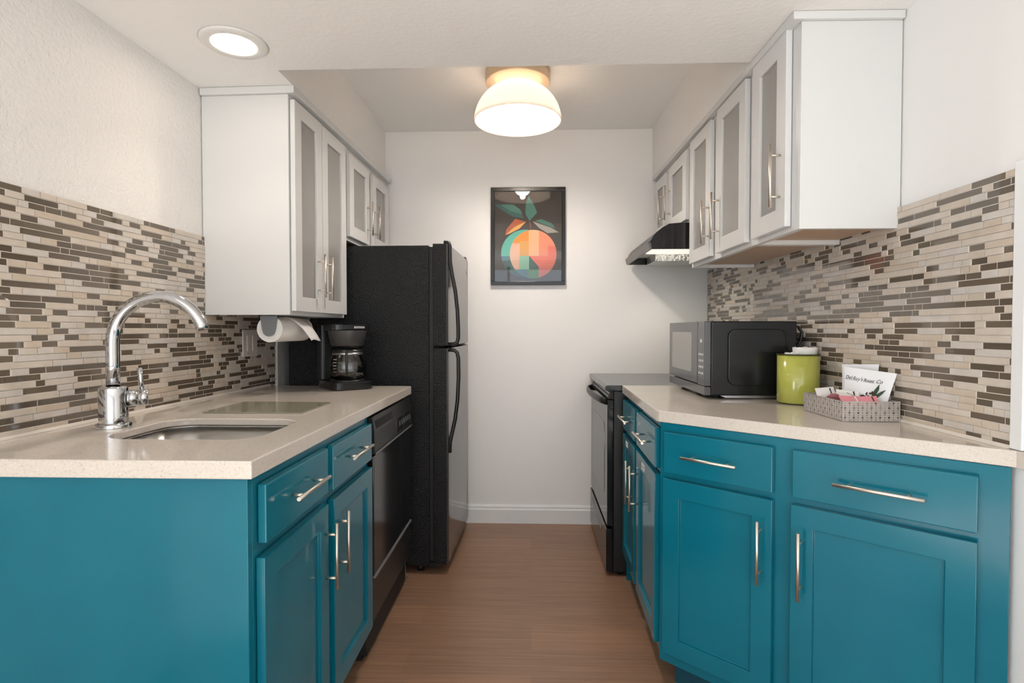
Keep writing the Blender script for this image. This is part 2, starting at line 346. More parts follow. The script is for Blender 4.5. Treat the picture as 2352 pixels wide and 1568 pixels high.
ob = worktop('countertop', [(LW(1.056)+.003, 1.056), (-.555, 1.056), (-.555, 2.495), (-.567, 2.507), (LW(2.507)+.003, 2.507)], rrect(*SK, .075, 8), rrect(SK[0]-.05, SK[1]+.05, SK[2]-.05, SK[3]+.05, .09, 8), .877, .895, CT, 'quartz')
tag(ob, 'beige quartz countertop with a cutout sink on the left run', 'countertop')
o = thing('sink', 'small rounded stainless steel sink set under the left countertop', 'sink', (-.855, 1.413, .70))
mb = MB(); rings = []
for grow, z, r in ((.022, .8935, .085), (.006, .8935, .078), (.006, .885, .078), (.000, .76, .075), (-.012, .735, .07), (-.05, .722, .06), (-.10, .718, .04)):
    rings.append([(x, y, z) for x, y in rrect(SK[0]-grow, SK[1]+grow, SK[2]-grow, SK[3]+grow, r, 8)])
for a, b_ in zip(rings, rings[1:]):
    n_ = len(a); mb.add(a+b_, [(i, (i+1) % n_, n_+(i+1) % n_, n_+i) for i in range(n_)], 0, True)
mb.add(rings[-1], [tuple(range(len(rings[-1])))], 0)
bo = mb.build('basin', 'sink_steel', o, world=True); sm = bo.modifiers.new('thick', 'SOLIDIFY'); sm.thickness = -.0012
MB().lathe([(.001, .004), (.018, .004), (.024, .007), (.036, .007), (.038, .002)], (-.855, 1.413, .7185), 32).build('drain', 'chrome', o, world=True)

o = thing('faucet', 'tall chrome gooseneck faucet with side lever behind the sink', 'faucet', (-1.120, 1.418, CT))
B = (-1.120, 1.418, CT)
MB().lathe([(.041, 0.0005), (.041, .008), (.038, .012), (.034, .013)], B, 40).build('base_ring', 'chrome', o, world=True)
MB().lathe([(.0335, .0125), (.0335, .104), (.0315, .108), (.017, .110)], B, 40).build('body', 'chrome', o, world=True)
pts = [(B[0], B[1], CT+.108), (B[0], B[1], CT+.17), (B[0], B[1], CT+.225)]
for i in range(1, 25):
    t = R(180-166*i/24); pts.append((B[0]+.120+.120*math.cos(t), B[1]+.02*i/24, CT+.232+.118*math.sin(t)))
MB().tube(pts, .0162, 20).build('spout', 'chrome', o, world=True)
ax = Vector((.82, .57, 0)); c0 = Vector(B)+Vector((0, 0, .075))
s_ = MB(); s_.tube([c0+ax*.030, c0+ax*.055], .0225, 28); s_.tube([c0+ax*.056, c0+ax*.0575], .0205, 28); s_.tube([c0+ax*.058, c0+ax*.078], .0225, 28)
lv = s_.build('lever_hub', 'chrome', o, world=True)
q = c0+ax*.064
MB().tube([q+Vector((0, 0, .02)), q+Vector((-.003, 0, .05)), q+Vector((-.007, 0, .081))], [.0052, .0058, .0066], 14).build('lever', 'chrome', lv, world=True)

mb = MB().prism(rrect(-1.026, -.710, 1.657, 1.905, .006, 4), 'z', CT+.0005, CT+.0045)
tag(mb.build('cutting_board', 'board_glass'), 'grey green glass cutting board lying between the sink and the coffee maker', 'cutting board')

# switch plate
o = thing('light_switch', 'grey beige switch plate on the left mosaic under the paper towels', 'switch', (LW(2.325)+.0115, 2.325, 1.117), th-R(0))
MB().box(-.058, .058, -.006, -.0005, -.058, .058).build('plate', 'plate_grey', o, .002)
MB().box(-.030, -.012, -.0085, -.006, -.034, .034).build('toggle', 'outlet_cream', o, .001)
MB().box(.014, .034, -.0085, -.006, -.034, .034).build('outlet_insert', 'plate_grey', o, .001)
for x in (-.021, .024):
    for z in (-.045, .045): MB().tube([(x, -.0055, z), (x, -.0075, z)], .0032, 12).build('screw', 'silver', o)

# paper towel and holder
o = thing('paper_towel_holder', 'grey plastic bracket hanging under the left wall cabinet', 'towel holder', (-1.003, 2.05, 1.229))
c = Vector((-1.003, 0, 1.1775))
def strap(y0, y1):
    p = [(c.x-.034, 1.2295), (c.x+.034, 1.2295), (c.x+.026, 1.175)]+[(c.x+.024*math.cos(R(a)), 1.170+.020*math.sin(R(a))) for a in (0, -30, -60, -90, -120, -150, -180)]+[(c.x-.026, 1.175)]
    return MB().prism(p, 'y', y0, y1)
strap(2.046, 2.052).build('bracket', 'grey_plastic', o, .0015, world=True); strap(2.352, 2.358).build('bracket', 'grey_plastic', o, .0015, world=True)
MB().box(c.x-.03, c.x+.03, 2.052, 2.352, 1.2285, 1.2297).build('mount', 'grey_plastic', o, world=True)
o = thing('paper_towel_roll', 'white paper towel roll hanging under the left wall cabinet', 'paper towels', (c.x, 2.2, c.z))
rr_ = .0505; cc = c+Vector((0, 0, 0))
def ringtube(mb, r0, r1, y0, y1, n=48, m=0):
    ring = lambda r, y: [(cc.x+r*math.cos(2*math.pi*k/n), y, cc.z+r*math.sin(2*math.pi*k/n)) for k in range(n)]
    L = [ring(r1, y0), ring(r1, y1), ring(r0, y1), ring(r0, y0)]
    for i in range(4):
        a, b_ = L[i], L[(i+1) % 4]; mb.add(a+b_, [(k, (k+1) % n, n+(k+1) % n, n+k) for k in range(n)], m, i in (0, 2))
mb = MB(); ringtube(mb, .021, rr_, 2.056, 2.345); mb.build('roll', 'paper', o, world=True)
mb = MB(); ringtube(mb, .0185, .0208, 2.057, 2.344); mb.build('core', 'paper_core', o, world=True)
mb = MB(); g = []; NS = 16
for i in range(NS+1):
    t_ = i/NS; x = c.x+.018+.094*t_; z = c.z+.0500-.016*t_-.080*t_*t_
    for j in range(5): g.append((x, 2.13+.05*t_+(2.275-2.13-.05*t_)*j/4, z+.004*t_*math.sin(j*1.3)))
mb.add(g, [(i*5+j, i*5+j+1, (i+1)*5+j+1, (i+1)*5+j) for i in range(NS) for j in range(4)], 0, True)
so = mb.build('loose_sheet', 'paper', o, world=True); sm = so.modifiers.new('t', 'SOLIDIFY'); sm.thickness = .0012

# coffee maker (local: -y is its front)
def rot_thing(*a, **k): return thing(*a, **k)
cmx, cmy, cma = -.852, 2.432, R(40); CSC = (1.08, 1.08, 1.03)
o = thing('coffee_maker', 'black drip coffee maker at the far end of the left countertop', 'coffee maker', (cmx, cmy, CT+.001), cma); o.scale = CSC
MB().prism(rrect(-.086, .086, -.132, .072, .035, 5), 'z', 0, .034).build('base', 'black_gloss', o, .004)
MB().prism(rrect(-.086, .086, .026, .072, .020, 5), 'z', .034, .275).build('reservoir', 'black_satin', o, .004)
mb = MB().prism(rrect(-.084, .084, -.112, .0255, .04, 5), 'z', .250, .275)
mb.build('lid', 'black_gloss', o, .003)
mb = MB().lathe([(.078, .2495), (.076, .235), (.066, .187), (.060, .183), (.001, .183)], (0, -.053, 0), 40); mb.build('filter_basket', 'basket_grey', o)
MB().box(.005, .050, -.1135, -.1118, .258, .267).build('badge', 'silver', o, .001)
MB().lathe([(.066, .0342), (.066, .039), (.001, .039)], (0, -.054, 0), 36).build('warming_plate', 'black_satin', o)
wl = Matrix.Translation((cmx, cmy, CT+.001)) @ Matrix.Rotation(cma, 4, 'Z') @ Matrix.Diagonal((*CSC, 1))
pc = wl @ Vector((0, -.054, .0395))
o = thing('glass_carafe', 'empty glass carafe standing on the coffee maker warming plate', 'carafe', tuple(pc), cma); o.scale = CSC
MB().lathe([(.001, .001), (.055, .001), (.066, .008), (.074, .03), (.0755, .055), (.071, .082), (.060, .102), (.058, .114)], (0, 0, 0), 44).build('jar', 'clear_glass', o)
mb = MB().lathe([(.0592, .106), (.0612, .106), (.0612, .1155), (.0592, .1155)], (0, 0, 0), 40, 0, True); mb.build('band', 'silver', o)
MB().lathe([(.0610, .1160), (.0610, .125), (.040, .136), (.001, .136)], (0, 0, 0), 40).cap(.0610, .1160, (0, 0, 0)).build('lid', 'black_satin', o)
MB().tube([(-.024, -.056, .120), (-.035, -.081, .120), (-.040, -.094, .104), (-.041, -.095, .06), (-.037, -.087, .026), (-.030, -.072, .03)], .0042, 10, 0, 1.2).build('handle', 'black_satin', o)
mb = MB()
for i in range(5): 
    z = .035+.013*i; rr2 = .0757-.0002*i-.0006*abs(i-2)**1.5; a0 = R(200)
    for j in range(4):
        a, b_ = a0+R(3.5*j), a0+R(3.5*(j+1)); mb.add([(rr2*math.cos(a), rr2*math.sin(a), z), (rr2*math.cos(b_), rr2*math.sin(b_), z), (rr2*math.cos(b_), rr2*math.sin(b_), z+.0022), (rr2*math.cos(a), rr2*math.sin(a), z+.0022)], [(0, 1, 2, 3)])
mb.build('level_marks', 'white_print', o)

# dishwasher
o = thing('dishwasher', 'black built in dishwasher under the far end of the left countertop', 'dishwasher', (-.85, 2.175, 0))
X = -.553
MB().box(-1.15, -.58, 1.882, 2.470, .02, .868).build('body', 'black_matte', o, .002, world=True)
MB().prism([(-.579, .735), (X, .735), (X+.006, .745), (X+.006, .815), (X-.004, .868), (-.579, .868)], 'y', 1.885, 2.468).build('control_panel', 'black_satin', o, .002, world=True)
mb = MB().box(X+.0055, X+.007, 2.20, 2.455, .757, .812); cpn = mb.build('button_strip', 'black_glass', o, world=True)
for i in range(6): MB().box(X+.007, X+.0076, 2.235+.036*i, 2.247+.036*i, .775, .797).build('button', 'grey_plastic', cpn, world=True)
mb = MB().prism([(X+.0035, .822), (X+.0045, .8225), (X+.0005, .852), (X-.0005, .8515)], 'y', 1.905, 2.14); mb.build('latch_slot', 'dark_gap', o, world=True)
MB().box(X+.006, X+.008, 1.887, 2.466, .736, .742).build('trim_line', 'grey_plastic', o, world=True)
MB().box(-.579, X, 1.885, 2.468, .306, .730).build('door', 'black_gloss', o, .003, world=True)
MB().box(-.579, X-.004, 1.885, 2.468, .14, .300).build('access_panel', 'black_satin', o, .003, world=True)
MB().box(X-.004, X+.004, 1.887, 2.466, .297, .304).build('trim_line', 'grey_plastic', o, world=True)
MB().box(-.62, -.60, 1.885, 2.468, 0.001, .139).build('toe_panel', 'black_matte', o, world=True)

# fridge (local: front looks +x, y along the front away from the camera)
o = thing('refrigerator', 'tall black top freezer refrigerator beside the end wall', 'refrigerator', (-.487, 2.58, 0), R(-1.55))
MB().box(-.690, 0, 0, .672, .035, 1.577).build('cabinet', 'fridge_black', o, .006)
MB().box(.0, .018, .010, .665, .06, 1.57).build('gasket', 'black_matte', o)
def fdoor(name, z0, z1):
    prof = [(.0185, 0), (.085, 0), (.0915, .006)]+[(.0915+.004*math.sin(math.pi*i/10), .006+.654*i/10) for i in range(1, 10)]+[(.0915, .662), (.084, .670), (.0185, .670)]
    mb = MB().prism(prof, 'z', z0, z1)
    # near side and top/bottom use the pebbled finish, the curved front the sheen
    for i, f in enumerate(mb.f):
        ps = [mb.v[k] for k in f]
        if min(p.x for p in ps) > .08 and len(f) == 4: mb.mi[i] = 1; mb.sm[i] = True
    return mb.build(name, ['fridge_black', 'fridge_front'], o, .003)
fz = fdoor('freezer_door', 1.100, 1.584); fd = fdoor('fridge_door', .052, 1.087)
ph = [(.070, .020, 1.592), (.094, .020, 1.590), (.098, .020, 1.575), (.099, .020, 1.50), (.108, .020, 1.44), (.124, .020, 1.36), (.134, .020, 1.27), (.138, .020, 1.18), (.138, .020, 1.135), (.132, .020, 1.114), (.118, .020, 1.106), (.094, .020, 1.105)]
MB().tube(ph, .0095, 12, 0, 1.5).build('handle', 'black_satin', fz)
ph = [(.094, .020, 1.079), (.118, .020, 1.077), (.132, .020, 1.066), (.138, .020, 1.04), (.139, .020, .95), (.134, .020, .84), (.122, .020, .745), (.106, .020, .675), (.097, .020, .635), (.096, .020, .585)]
MB().tube(ph, .0095, 12, 0, 1.5).build('handle', 'black_satin', fd)
MB().prism([(.618+.022*math.cos(2*math.pi*k/20), 1.515+.013*math.sin(2*math.pi*k/20)) for k in range(20)], 'x', .0915, .0945).build('badge', 'silver', fz)
MB().box(-.05, .05, .02, .65, .028, .050).build('base_grille', 'black_matte', o)
for y in (.05, .62): MB().cyl((-.055, y, .0), .020, .034, 20).build('foot', 'black_satin', o)
for y in (.05, .62): MB().cyl((-.62, y, .0), .020, .034, 20).build('foot', 'black_satin', o)
MB().box(.03, .088, .600, .650, 1.585, 1.600).build('hinge_cover', 'black_satin', fz, .003)
pts = [(-.640, 2.528, .78), (-.635, 2.53, .55), (-.628, 2.53, .40), (-.60, 2.53, .30), (-.592, 2.53, .20), (-.598, 2.53, .10), (-.592, 2.525, .02), (-.585, 2.53, .004)]
tag(MB().tube(pts, .003, 8).build('power_cord', 'grey_plastic'), 'thin grey cord hanging between the dishwasher and the refrigerator', 'cord')

# ------------------------------------------------------------------ wall cabinets
def wall_unit(label, loc, rz, W, D, z0, z1, doors, near_panel, under='cab_inside', group=None):
    """doors: (u0,u1,z0,z1,rail,handle u,handle z,handle length)"""
    o = thing('wall_cabinet', label, 'wall cabinet', loc, rz, group)
    mb = MB(); t = .016; zt = z1
    mb.box(0, t, 0.0, D, z0, zt).box(W-t, W, 0, D, z0, zt).box(t, W-t, D-.008, D, z0+.018, zt).box(t, W-t, .02, D-.008, z0+.018, z0+.034).box(t, W-t, .02, D-.008, zt-.018, zt)
    b = mb.build('body', 'cab_white', o, .001)
    # face frame with openings
    fr = MB(); ops = sorted((d[0]+.018, d[1]-.018) for d in doors); zb, zt2 = doors[0][2]+.018, doors[0][3]-.018; x = t
    for a, c_ in ops: fr.box(x, a, 0, .019, z0, zt); x = c_
    fr.box(x, W-t, 0, .019, z0, zt)
    for a, c_ in ops: fr.box(a, c_, 0, .019, z0, zb).box(a, c_, 0, .019, zt2, zt)
    fr.build('face_frame', 'cab_white', o)
    MB().box(t+.001, W-t-.001, .022, D-.01, z0+.0145, z0+.0175).build('underside', 'underside_wood', o)
    MB().box(t, W-t, .03, D-.01, (z0+zt)/2, (z0+zt)/2+.014).build('shelf', 'cab_inside', o)
    for (u0, u1, a, c_, rail, hu, hz, hL) in doors:
        d = shaker(u0, u1, a, c_, -.0205, -.002, rail, .008, True).build('door', 'cab_white', o, .0014)
        MB().box(u0+rail-.006+.0065, u1-rail-.0005, -.0125, -.0085, a+rail+.0005, c_-rail-.0005).build('glass_pane', 'frosted', d)
        bar_handle(d, hu, hz, hL, -.0205, True, .030)
    mo = MB(); e = .012
    mo.box(-e if near_panel < 0 else 0, W+(e if near_panel > 0 else 0), -.028, D, z1+.0005, ZS-.001)
    mo.build('top_trim', 'cab_white', o, .002)
    return o
al = math.atan(.0282); Lx = lambda y: -.905+.0282*(y-2.03)
yl = lambda y: (y-2.014)
wall_unit('tall white wall cabinet with two frosted doors above the paper towels', (Lx(2.014), 2.014, 0), R(90)-al, .548, .335, 1.231, 2.052,
          [(yl(2.024), yl(2.271), 1.246, 2.036, .056, yl(2.224), 1.397, .178), (yl(2.277), yl(2.545), 1.246, 2.034, .056, yl(2.300), 1.392, .182)], -1)
ys = lambda y: (y-2.566)
wall_unit('short white wall cabinet with two frosted doors above the refrigerator', (Lx(2.566), 2.566, 0), R(90)-al, .712, .33, 1.606, 2.052,
          [(ys(2.597), ys(2.885), 1.624, 2.020, .056, ys(2.846), 1.758, .176), (ys(2.948), ys(3.236), 1.624, 2.018, .056, ys(2.966), 1.758, .176)], 0)
ar = math.atan(.0135); Rx = lambda y: .772-.0135*(y-1.6)
# right units: local x runs towards the camera, origin at the far end
yr = lambda yo: (lambda y: yo-y)
rz = R(-90)+ar
f = yr(3.288)
wall_unit('short white wall cabinet with two frosted doors above the range hood', (Rx(3.288), 3.288, 0), rz, .680, .285, 1.686, 2.056,
          [(f(3.262), f(3.020), 1.703, 2.034, .056, f(3.048), 1.846, .180), (f(2.955), f(2.645), 1.703, 2.034, .056, f(2.915), 1.846, .180)], 0)
f = yr(2.606)
wall_unit('tall white wall cabinet with two frosted doors beside the range hood', (Rx(2.606), 2.606, 0), rz, .690, .285, 1.466, 2.056,
          [(f(2.582), f(2.303), 1.482, 2.046, .056, f(2.316), 1.626, .180), (f(2.228), f(1.945), 1.482, 2.052, .056, f(2.198), 1.627, .184)], 0)
f = yr(1.914)
wall_unit('narrow white wall cabinet with one frosted door nearest the camera on the right', (Rx(1.914), 1.914, 0), rz, .312, .285, 1.466, 2.056,
          [(f(1.888), f(1.650), 1.482, 2.060, .060, f(1.680), 1.638, .188)], 1)

# ------------------------------------------------------------------ right run
ab = math.atan(.025)
Fx = lambda y: .430+.025*(y-1.79)
o = thing('base_cabinet', 'teal base cabinet with two drawers and two labelled doors beside the stove', 'cabinet', (Fx(2.565), 2.565, 0), R(-90)-ab)
f = yr(2.565); W = 2.565-1.790
mb = MB().box(0, .018, 0, .60, 0, .876).box(.018, W, 0, .019, .10, .876).box(.018, W, .588, .60, .10, .876).box(.018, W-.02, .019, .588, .10, .118); mb.build('body', 'teal', o, .0012)
MB().box(.0, W-.03, .07, .085, 0.0, .099).build('toe_kick', 'teal_dark', o)
base_drawer(o, f(2.552), f(2.220), .718, .850, f(2.385), .783, .20); base_drawer(o, f(2.175), f(1.808), .718, .850, f(1.975), .785, .20)
d1 = base_door(o, f(2.545), f(2.220), .135, .694, f(2.245), .545, .180); d2 = base_door(o, f(2.175), f(1.808), .135, .697, f(2.146), .548, .180)
for d, a in ((d1, f(2.42)), (d2, f(2.02))):
    s_ = MB().box(a-.03, a+.03, -.0222, -.0212, .655, .679).build('sticker', 'white_print', d)
    MB().box(a-.018, a+.018, -.0226, -.0222, .664, .670).build('print', 'grey_plastic', s_)

# angled corner cabinet; local x from the inner corner towards the right wall
P0 = Vector((.4103, 1.7809)); d_ = Vector((.7436, -.6686)); az = math.atan2(d_.y, d_.x); nn = Vector((-d_.y, d_.x))
P0 = P0+d_*.012
o = thing('base_cabinet', 'wide teal corner base cabinet with angled front of two drawers and two doors', 'cabinet', (P0.x, P0.y, 0), az)
LA = .838
def rayxy(px, py, off):
    F = Vector((-math.sin(yaw)*math.cos(pit), math.cos(yaw)*math.cos(pit), -math.sin(pit))); Rr = Vector((math.cos(yaw), math.sin(yaw), 0)); U = Rr.cross(F)
    d = F+Rr*((px-CXP)/FPX)+U*((CYP-py)/FPX); n3 = Vector((nn.x, nn.y, 0)); p = Vector((P0.x, P0.y, 0))-n3*off
    t = ((p-Vector((0, 0, HC))).dot(n3))/d.dot(n3); q = Vector((0, 0, HC))+d*t; return ((q-p).dot(Vector((d_.x, d_.y, 0))), q.z)
mb = MB().box(0, LA, 0, .019, .10, .876)
mb.build('body', 'teal', o, .0012)
MB().box(.02, LA-.065, .07, .085, 0, .099).build('toe_kick', 'teal_dark', o)
base_drawer(o, .022, .352, .722, .850, .178, .783, .168); base_drawer(o, .402, .785, .722, .850, .60, .783, .188)
base_door(o, .020, .352, .140, .702, .323, .555, .178); base_door(o, .400, .785, .140, .702, .428, .548, .182)

outer = [(.428, 2.569), (.4075, 1.782), (.413, 1.770), (1.045, 1.204), (1.056, 1.150), (1.056, 2.569)]
ob = slab_with_hole('countertop', outer, None, .877, CT, 'quartz'); tag(ob, 'beige quartz countertop with angled front edge under the microwave', 'countertop')

# stove
o = thing('stove', 'black electric range between the end wall and the right countertop', 'stove', (.70, 2.93, 0))
SY0, SY1, SX = 2.585, 3.285, .362
MB().box(.392, 1.045, SY0, SY1, .02, .884).build('body', 'black_satin', o, .003, world=True)
MB().prism([(.350, .892), (.356, .886), (1.045, .886), (1.045, .9125), (.360, .9125), (.350, .906)], 'y', SY0-.006, SY1).build('cooktop', 'cooktop', o, .002, world=True)
MB().box(.99, 1.045, SY0, SY1, .913, 1.05).build('backguard', 'black_satin', o, .006, world=True)
mb = MB().prism([(SX+.004, .846), (SX+.020, .884), (.391, .884), (.391, .846)], 'y', SY0+.003, SY1-.003); ve = mb.build('vent_panel', 'black_matte', o, .001, world=True)
mb = MB()
for i in range(14):
    y = SY0+.04+.045*i
    for k_ in (0, 1):
        za = .852+.014*k_; x = SX+.004+.016*(za-.846)/.038
        mb.add([(x-.0008, y, za), (x-.0008, y+.03, za), (x+.002, y+.03, za+.007), (x+.002, y, za+.007)], [(0, 1, 2, 3)])
mb.build('vent_slot', 'silver', ve, world=True)
dr = MB().box(SX, .391, SY0+.003, SY1-.003, .240, .842).build('oven_door', 'black_gloss', o, .003, world=True)
MB().prism(rrect(SY0+.10, SY1-.10, .36, .72, .05, 6), 'x', SX-.0012, SX+.001).build('oven_window', 'black_glass', dr, world=True)
pts = []
for i in range(15):
    s = i/14; y = SY0+.03+(SY1-SY0-.06)*s; pts.append((SX-.002-.046*math.sin(math.pi*s)**.6, y, .832+.010*math.sin(math.pi*s)))
MB().tube(pts, .017, 12, 0, .55).build('oven_handle', 'black_satin', dr, world=True)
dw = MB().box(SX-.004, .391, SY0+.003, SY1-.003, .022, .226).build('drawer', 'black_gloss', o, .004, world=True)
mb = MB().prism([(SY0+.16, .175), (SY0+.20, .15), (SY1-.20, .15), (SY1-.12, .175), (SY1-.12, .203), (SY0+.16, .203)], 'x', SX-.0052, SX-.003); mb.build('recess_reflection', 'grey_plastic', dw, world=True)  # grip recess as a lighter grey plate, its reflection put into the colour
for y in (SY0+.04, SY1-.05): MB().cyl((.43, y, 0), .018, .021, 16).build('foot', 'black_matte', o, world=True)
for y in (SY0+.04, SY1-.05): MB().cyl((.99, y, 0), .018, .021, 16).build('foot', 'black_matte', o, world=True)

# range hood
o = thing('range_hood', 'black under cabinet range hood above the stove', 'range hood', (.80, 2.92, 1.557))
HY0, HY1 = 2.612, 3.240
prof = [(.556, 1.590), (.567, 1.598), (.576, 1.617), (.594, 1.638), (.622, 1.660), (.652, 1.677), (.70, 1.681), (1.05, 1.681)]
def hood_shell():
    mb = MB(); inner = [(x+.012 if x < .66 else x, z-.006) for x, z in prof]
    poly = prof+[(1.05, 1.675)]+inner[::-1][1:]
    return mb.prism(poly, 'y', HY0+.002, HY1-.002)
hood_shell().build('canopy', 'black_satin', o, world=True)
side = prof+[(1.05, 1.557), (.566, 1.557)]
MB().prism(side, 'y', HY0, HY0+.002).build('side_panel', 'black_gloss', o, world=True); MB().prism(side, 'y', HY1-.002, HY1).build('side_panel', 'black_gloss', o, world=True)
MB().prism([(.554, 1.590), (.562, 1.557), (.573, 1.557), (.566, 1.590)], 'y', HY0-.001, HY1+.001).build('front_lip', 'dark_steel', o, .001, world=True)
MB().box(.60, 1.04, HY0+.003, HY1-.003, 1.596, 1.600).build('underside_panel', 'white_plastic', o, world=True)
MB().box(.675, 1.00, 3.00, 3.215, 1.549, 1.595).build('grease_filter', 'filter_metal', o, .002, world=True)
MB().prism(rrect(.615, .86, 2.74, 2.985, .03, 5), 'z', 1.584, 1.595).build('light_lens', 'hood_glow', o, world=True)

# microwave
o = thing('microwave', 'black countertop microwave with steel look control strip beside the right mosaic', 'microwave', (.82, 2.33, CT))
MX, MY0, MY1, MZ0, MZ1 = .652, 2.068, 2.590, .928, 1.207
MB().box(MX+.024, .992, MY0, MY1, MZ0, MZ1).build('case', 'micro_dark', o, .004, world=True)
sp = MB().prism(rrect(MX+.085, .950, .965, 1.178, .03, 6), 'y', MY0-.007, MY0+.001).build('side_emboss', 'micro_dark', o, .006, 3, world=True)
MB().prism([(MX+.08, CT+.004), (.975, CT+.004), (.975, MZ0-.0005), (MX+.06, MZ0-.0005)], 'y', MY0+.003, MY0+.02).build('base_rail', 'silver', o, world=True)
d = MB().box(MX, MX+.0235, MY0+.090, MY1, .966, MZ1).build('door', 'micro_panel', o, .003, world=True)
MB().prism(rrect(MY0+.165, MY1-.055, 1.005, 1.165, .008, 4), 'x', MX-.001, MX+.001).build('window', 'micro_window', d, world=True)
p = MB().box(MX, MX+.0235, MY0, MY0+.086, .962, MZ1).build('control_panel', 'micro_panel', o, .003, world=True)
for i in range(4):
    for j in range(3): MB().box(MX-.0008, MX, MY0+.019+.021*j, MY0+.029+.021*j, 1.005+.024*i, 1.013+.024*i).build('button', 'white_print', p, world=True)
MB().box(MX-.0008, MX, MY0+.034, MY0+.054, 1.126, 1.139).build('display', 'white_print', p, world=True)
MB().box(MX+.001, MX+.0235, MY0, MY1, MZ0, .960).build('lower_fascia', 'micro_panel', o, .002, world=True)
for x in (MX+.06, .95):
    for y in (MY0+.05, MY1-.05): MB().cyl((x, y, CT), .014, .0145, 16).build('foot', 'black_matte', o, world=True)
MB().tube([(.990, 2.10, 1.19), (1.012, 2.10, 1.186), (1.026, 2.10, 1.165), (1.020, 2.10, 1.135), (1.004, 2.10, 1.105), (.990, 2.10, 1.095)], .0055, 10, 0, 1.4).build('cord_hook', 'black_satin', o, world=True)

# canister
CC = (.948, 1.966, CT)
o = thing('canister', 'lime green enamel canister standing beside the microwave', 'canister', CC)
MB().lathe([(.001, .004), (.066, .004), (.0685, .007), (.0685, .172), (.0665, .172), (.0655, .008), (.001, .008)], CC, 48).build('jar', 'green_enamel', o, world=True)
MB().lathe([(.0690, .171), (.0705, .173), (.0690, .176), (.0665, .175)], CC, 48, 0, True).build('rim', 'dark_rim', o, world=True)
MB().lathe([(.001, .0005), (.065, .0005), (.066, .0038), (.001, .0038)], CC, 48).build('base_ring', 'dark_rim', o, world=True)
def paper_stack(name, label, cx, cy, r, z0, z1, sx=1, n=36):
    mb = MB(); rnd = random.Random(int(z1*1e4)); a, b_ = [], []
    for k in range(n):
        t = 2*math.pi*k/n; w_ = 1+.03*math.sin(11*t); a.append((cx+r*.8*math.cos(t)*sx, cy+r*.8*math.sin(t), z0)); b_.append((cx+r*w_*math.cos(t)*sx, cy+r*w_*math.sin(t), z1+.002*math.sin(7*t)))
    mb.add(a+b_, [(i, (i+1) % n, n+(i+1) % n, n+i) for i in range(n)]+[tuple(range(n))[::-1]], 0, True)
    ins = [(cx+(x-cx)*.9, cy+(y-cy)*.9, z-.003) for x, y, z in b_]; mb.add(b_+ins, [(i, (i+1) % n, n+(i+1) % n, n+i) for i in range(n)]+[tuple(range(n, 2*n))], 0, True)
    return tag(mb.build(name, 'paper'), label, 'paper filter', 'white papers in the green canister')
paper_stack('coffee_filter', 'tall white paper filter sticking out of the green canister on its right', CC[0]+.020, CC[1]-.006, .040, CT+.10, CT+.198)
paper_stack('coffee_filter', 'low white paper filter barely showing over the left rim of the green canister', CC[0]-.030, CC[1]-.018, .022, CT+.10, CT+.180, 1.1)

# perforated tray
TX0, TX1, TY0, TY1, TZ1 = .884, 1.043, 1.572, 1.792, .972
o = thing('metal_tray', 'perforated metal tray holding coffee pouches and sweetener packets', 'tray', (.963, 1.682, CT))
def perforated(mb, P, L, Hh, nx):
    """front sheet with real round holes on a grid: octagon holes cut from square cells"""
    cw = L/nx; rows = 8; ch = Hh/rows
    for i in range(nx):
        for j in range(rows):
            x0, z0 = i*cw, j*ch; cx, cz = x0+cw/2, z0+ch/2
            big = (j % 4 == (1 if i % 2 == 0 else 3)); small = not big
            r = min(cw, ch)*(.47 if big else .24)
            if j in (0,) and small and False: continue
            sq = [(x0+cw, z0+ch/2), (x0+cw, z0+ch), (x0+cw/2, z0+ch), (x0, z0+ch), (x0, z0+ch/2), (x0, z0), (x0+cw/2, z0), (x0+cw, z0)]
            oc = [(cx+r*math.cos(R(45*k)), cz+r*math.sin(R(45*k))) for k in range(8)]
            mb.add([P(*q) for q in sq]+[P(*q) for q in oc], [(k, (k+1) % 8, 8+(k+1) % 8, 8+k) for k in range(8)])
mb = MB(); H_ = TZ1-CT-.004; zb = CT+.002
perforated(mb, lambda s, z: (TX0+s, TY0, zb+z), TX1-TX0, H_, 13); perforated(mb, lambda s, z: (TX0+s, TY1, zb+z), TX1-TX0, H_, 13)
perforated(mb, lambda s, z: (TX0, TY0+s, zb+z), TY1-TY0, H_, 18); perforated(mb, lambda s, z: (TX1, TY0+s, zb+z), TY1-TY0, H_, 18)
ob = mb.build('side_wall', 'tray_metal', o, world=True, normals=False); sm = ob.modifiers.new('t', 'SOLIDIFY'); sm.thickness = .0012; sm.offset = 0
MB().box(TX0+.001, TX1-.001, TY0+.001, TY1-.001, CT+.0008, CT+.0024).build('tray_floor', 'tray_metal', o, world=True)
mb = MB()
for a in ((TX0-.001, TX1+.001, TY0-.001, TY0+.001), (TX0-.001, TX1+.001, TY1-.001, TY1+.001), (TX0-.001, TX0+.001, TY0+.001, TY1-.001), (TX1-.001, TX1+.001, TY0+.001, TY1-.001)): mb.box(*a, zb+H_, zb+H_+.002)
mb.build('rolled_rim', 'tray_metal', o, world=True)

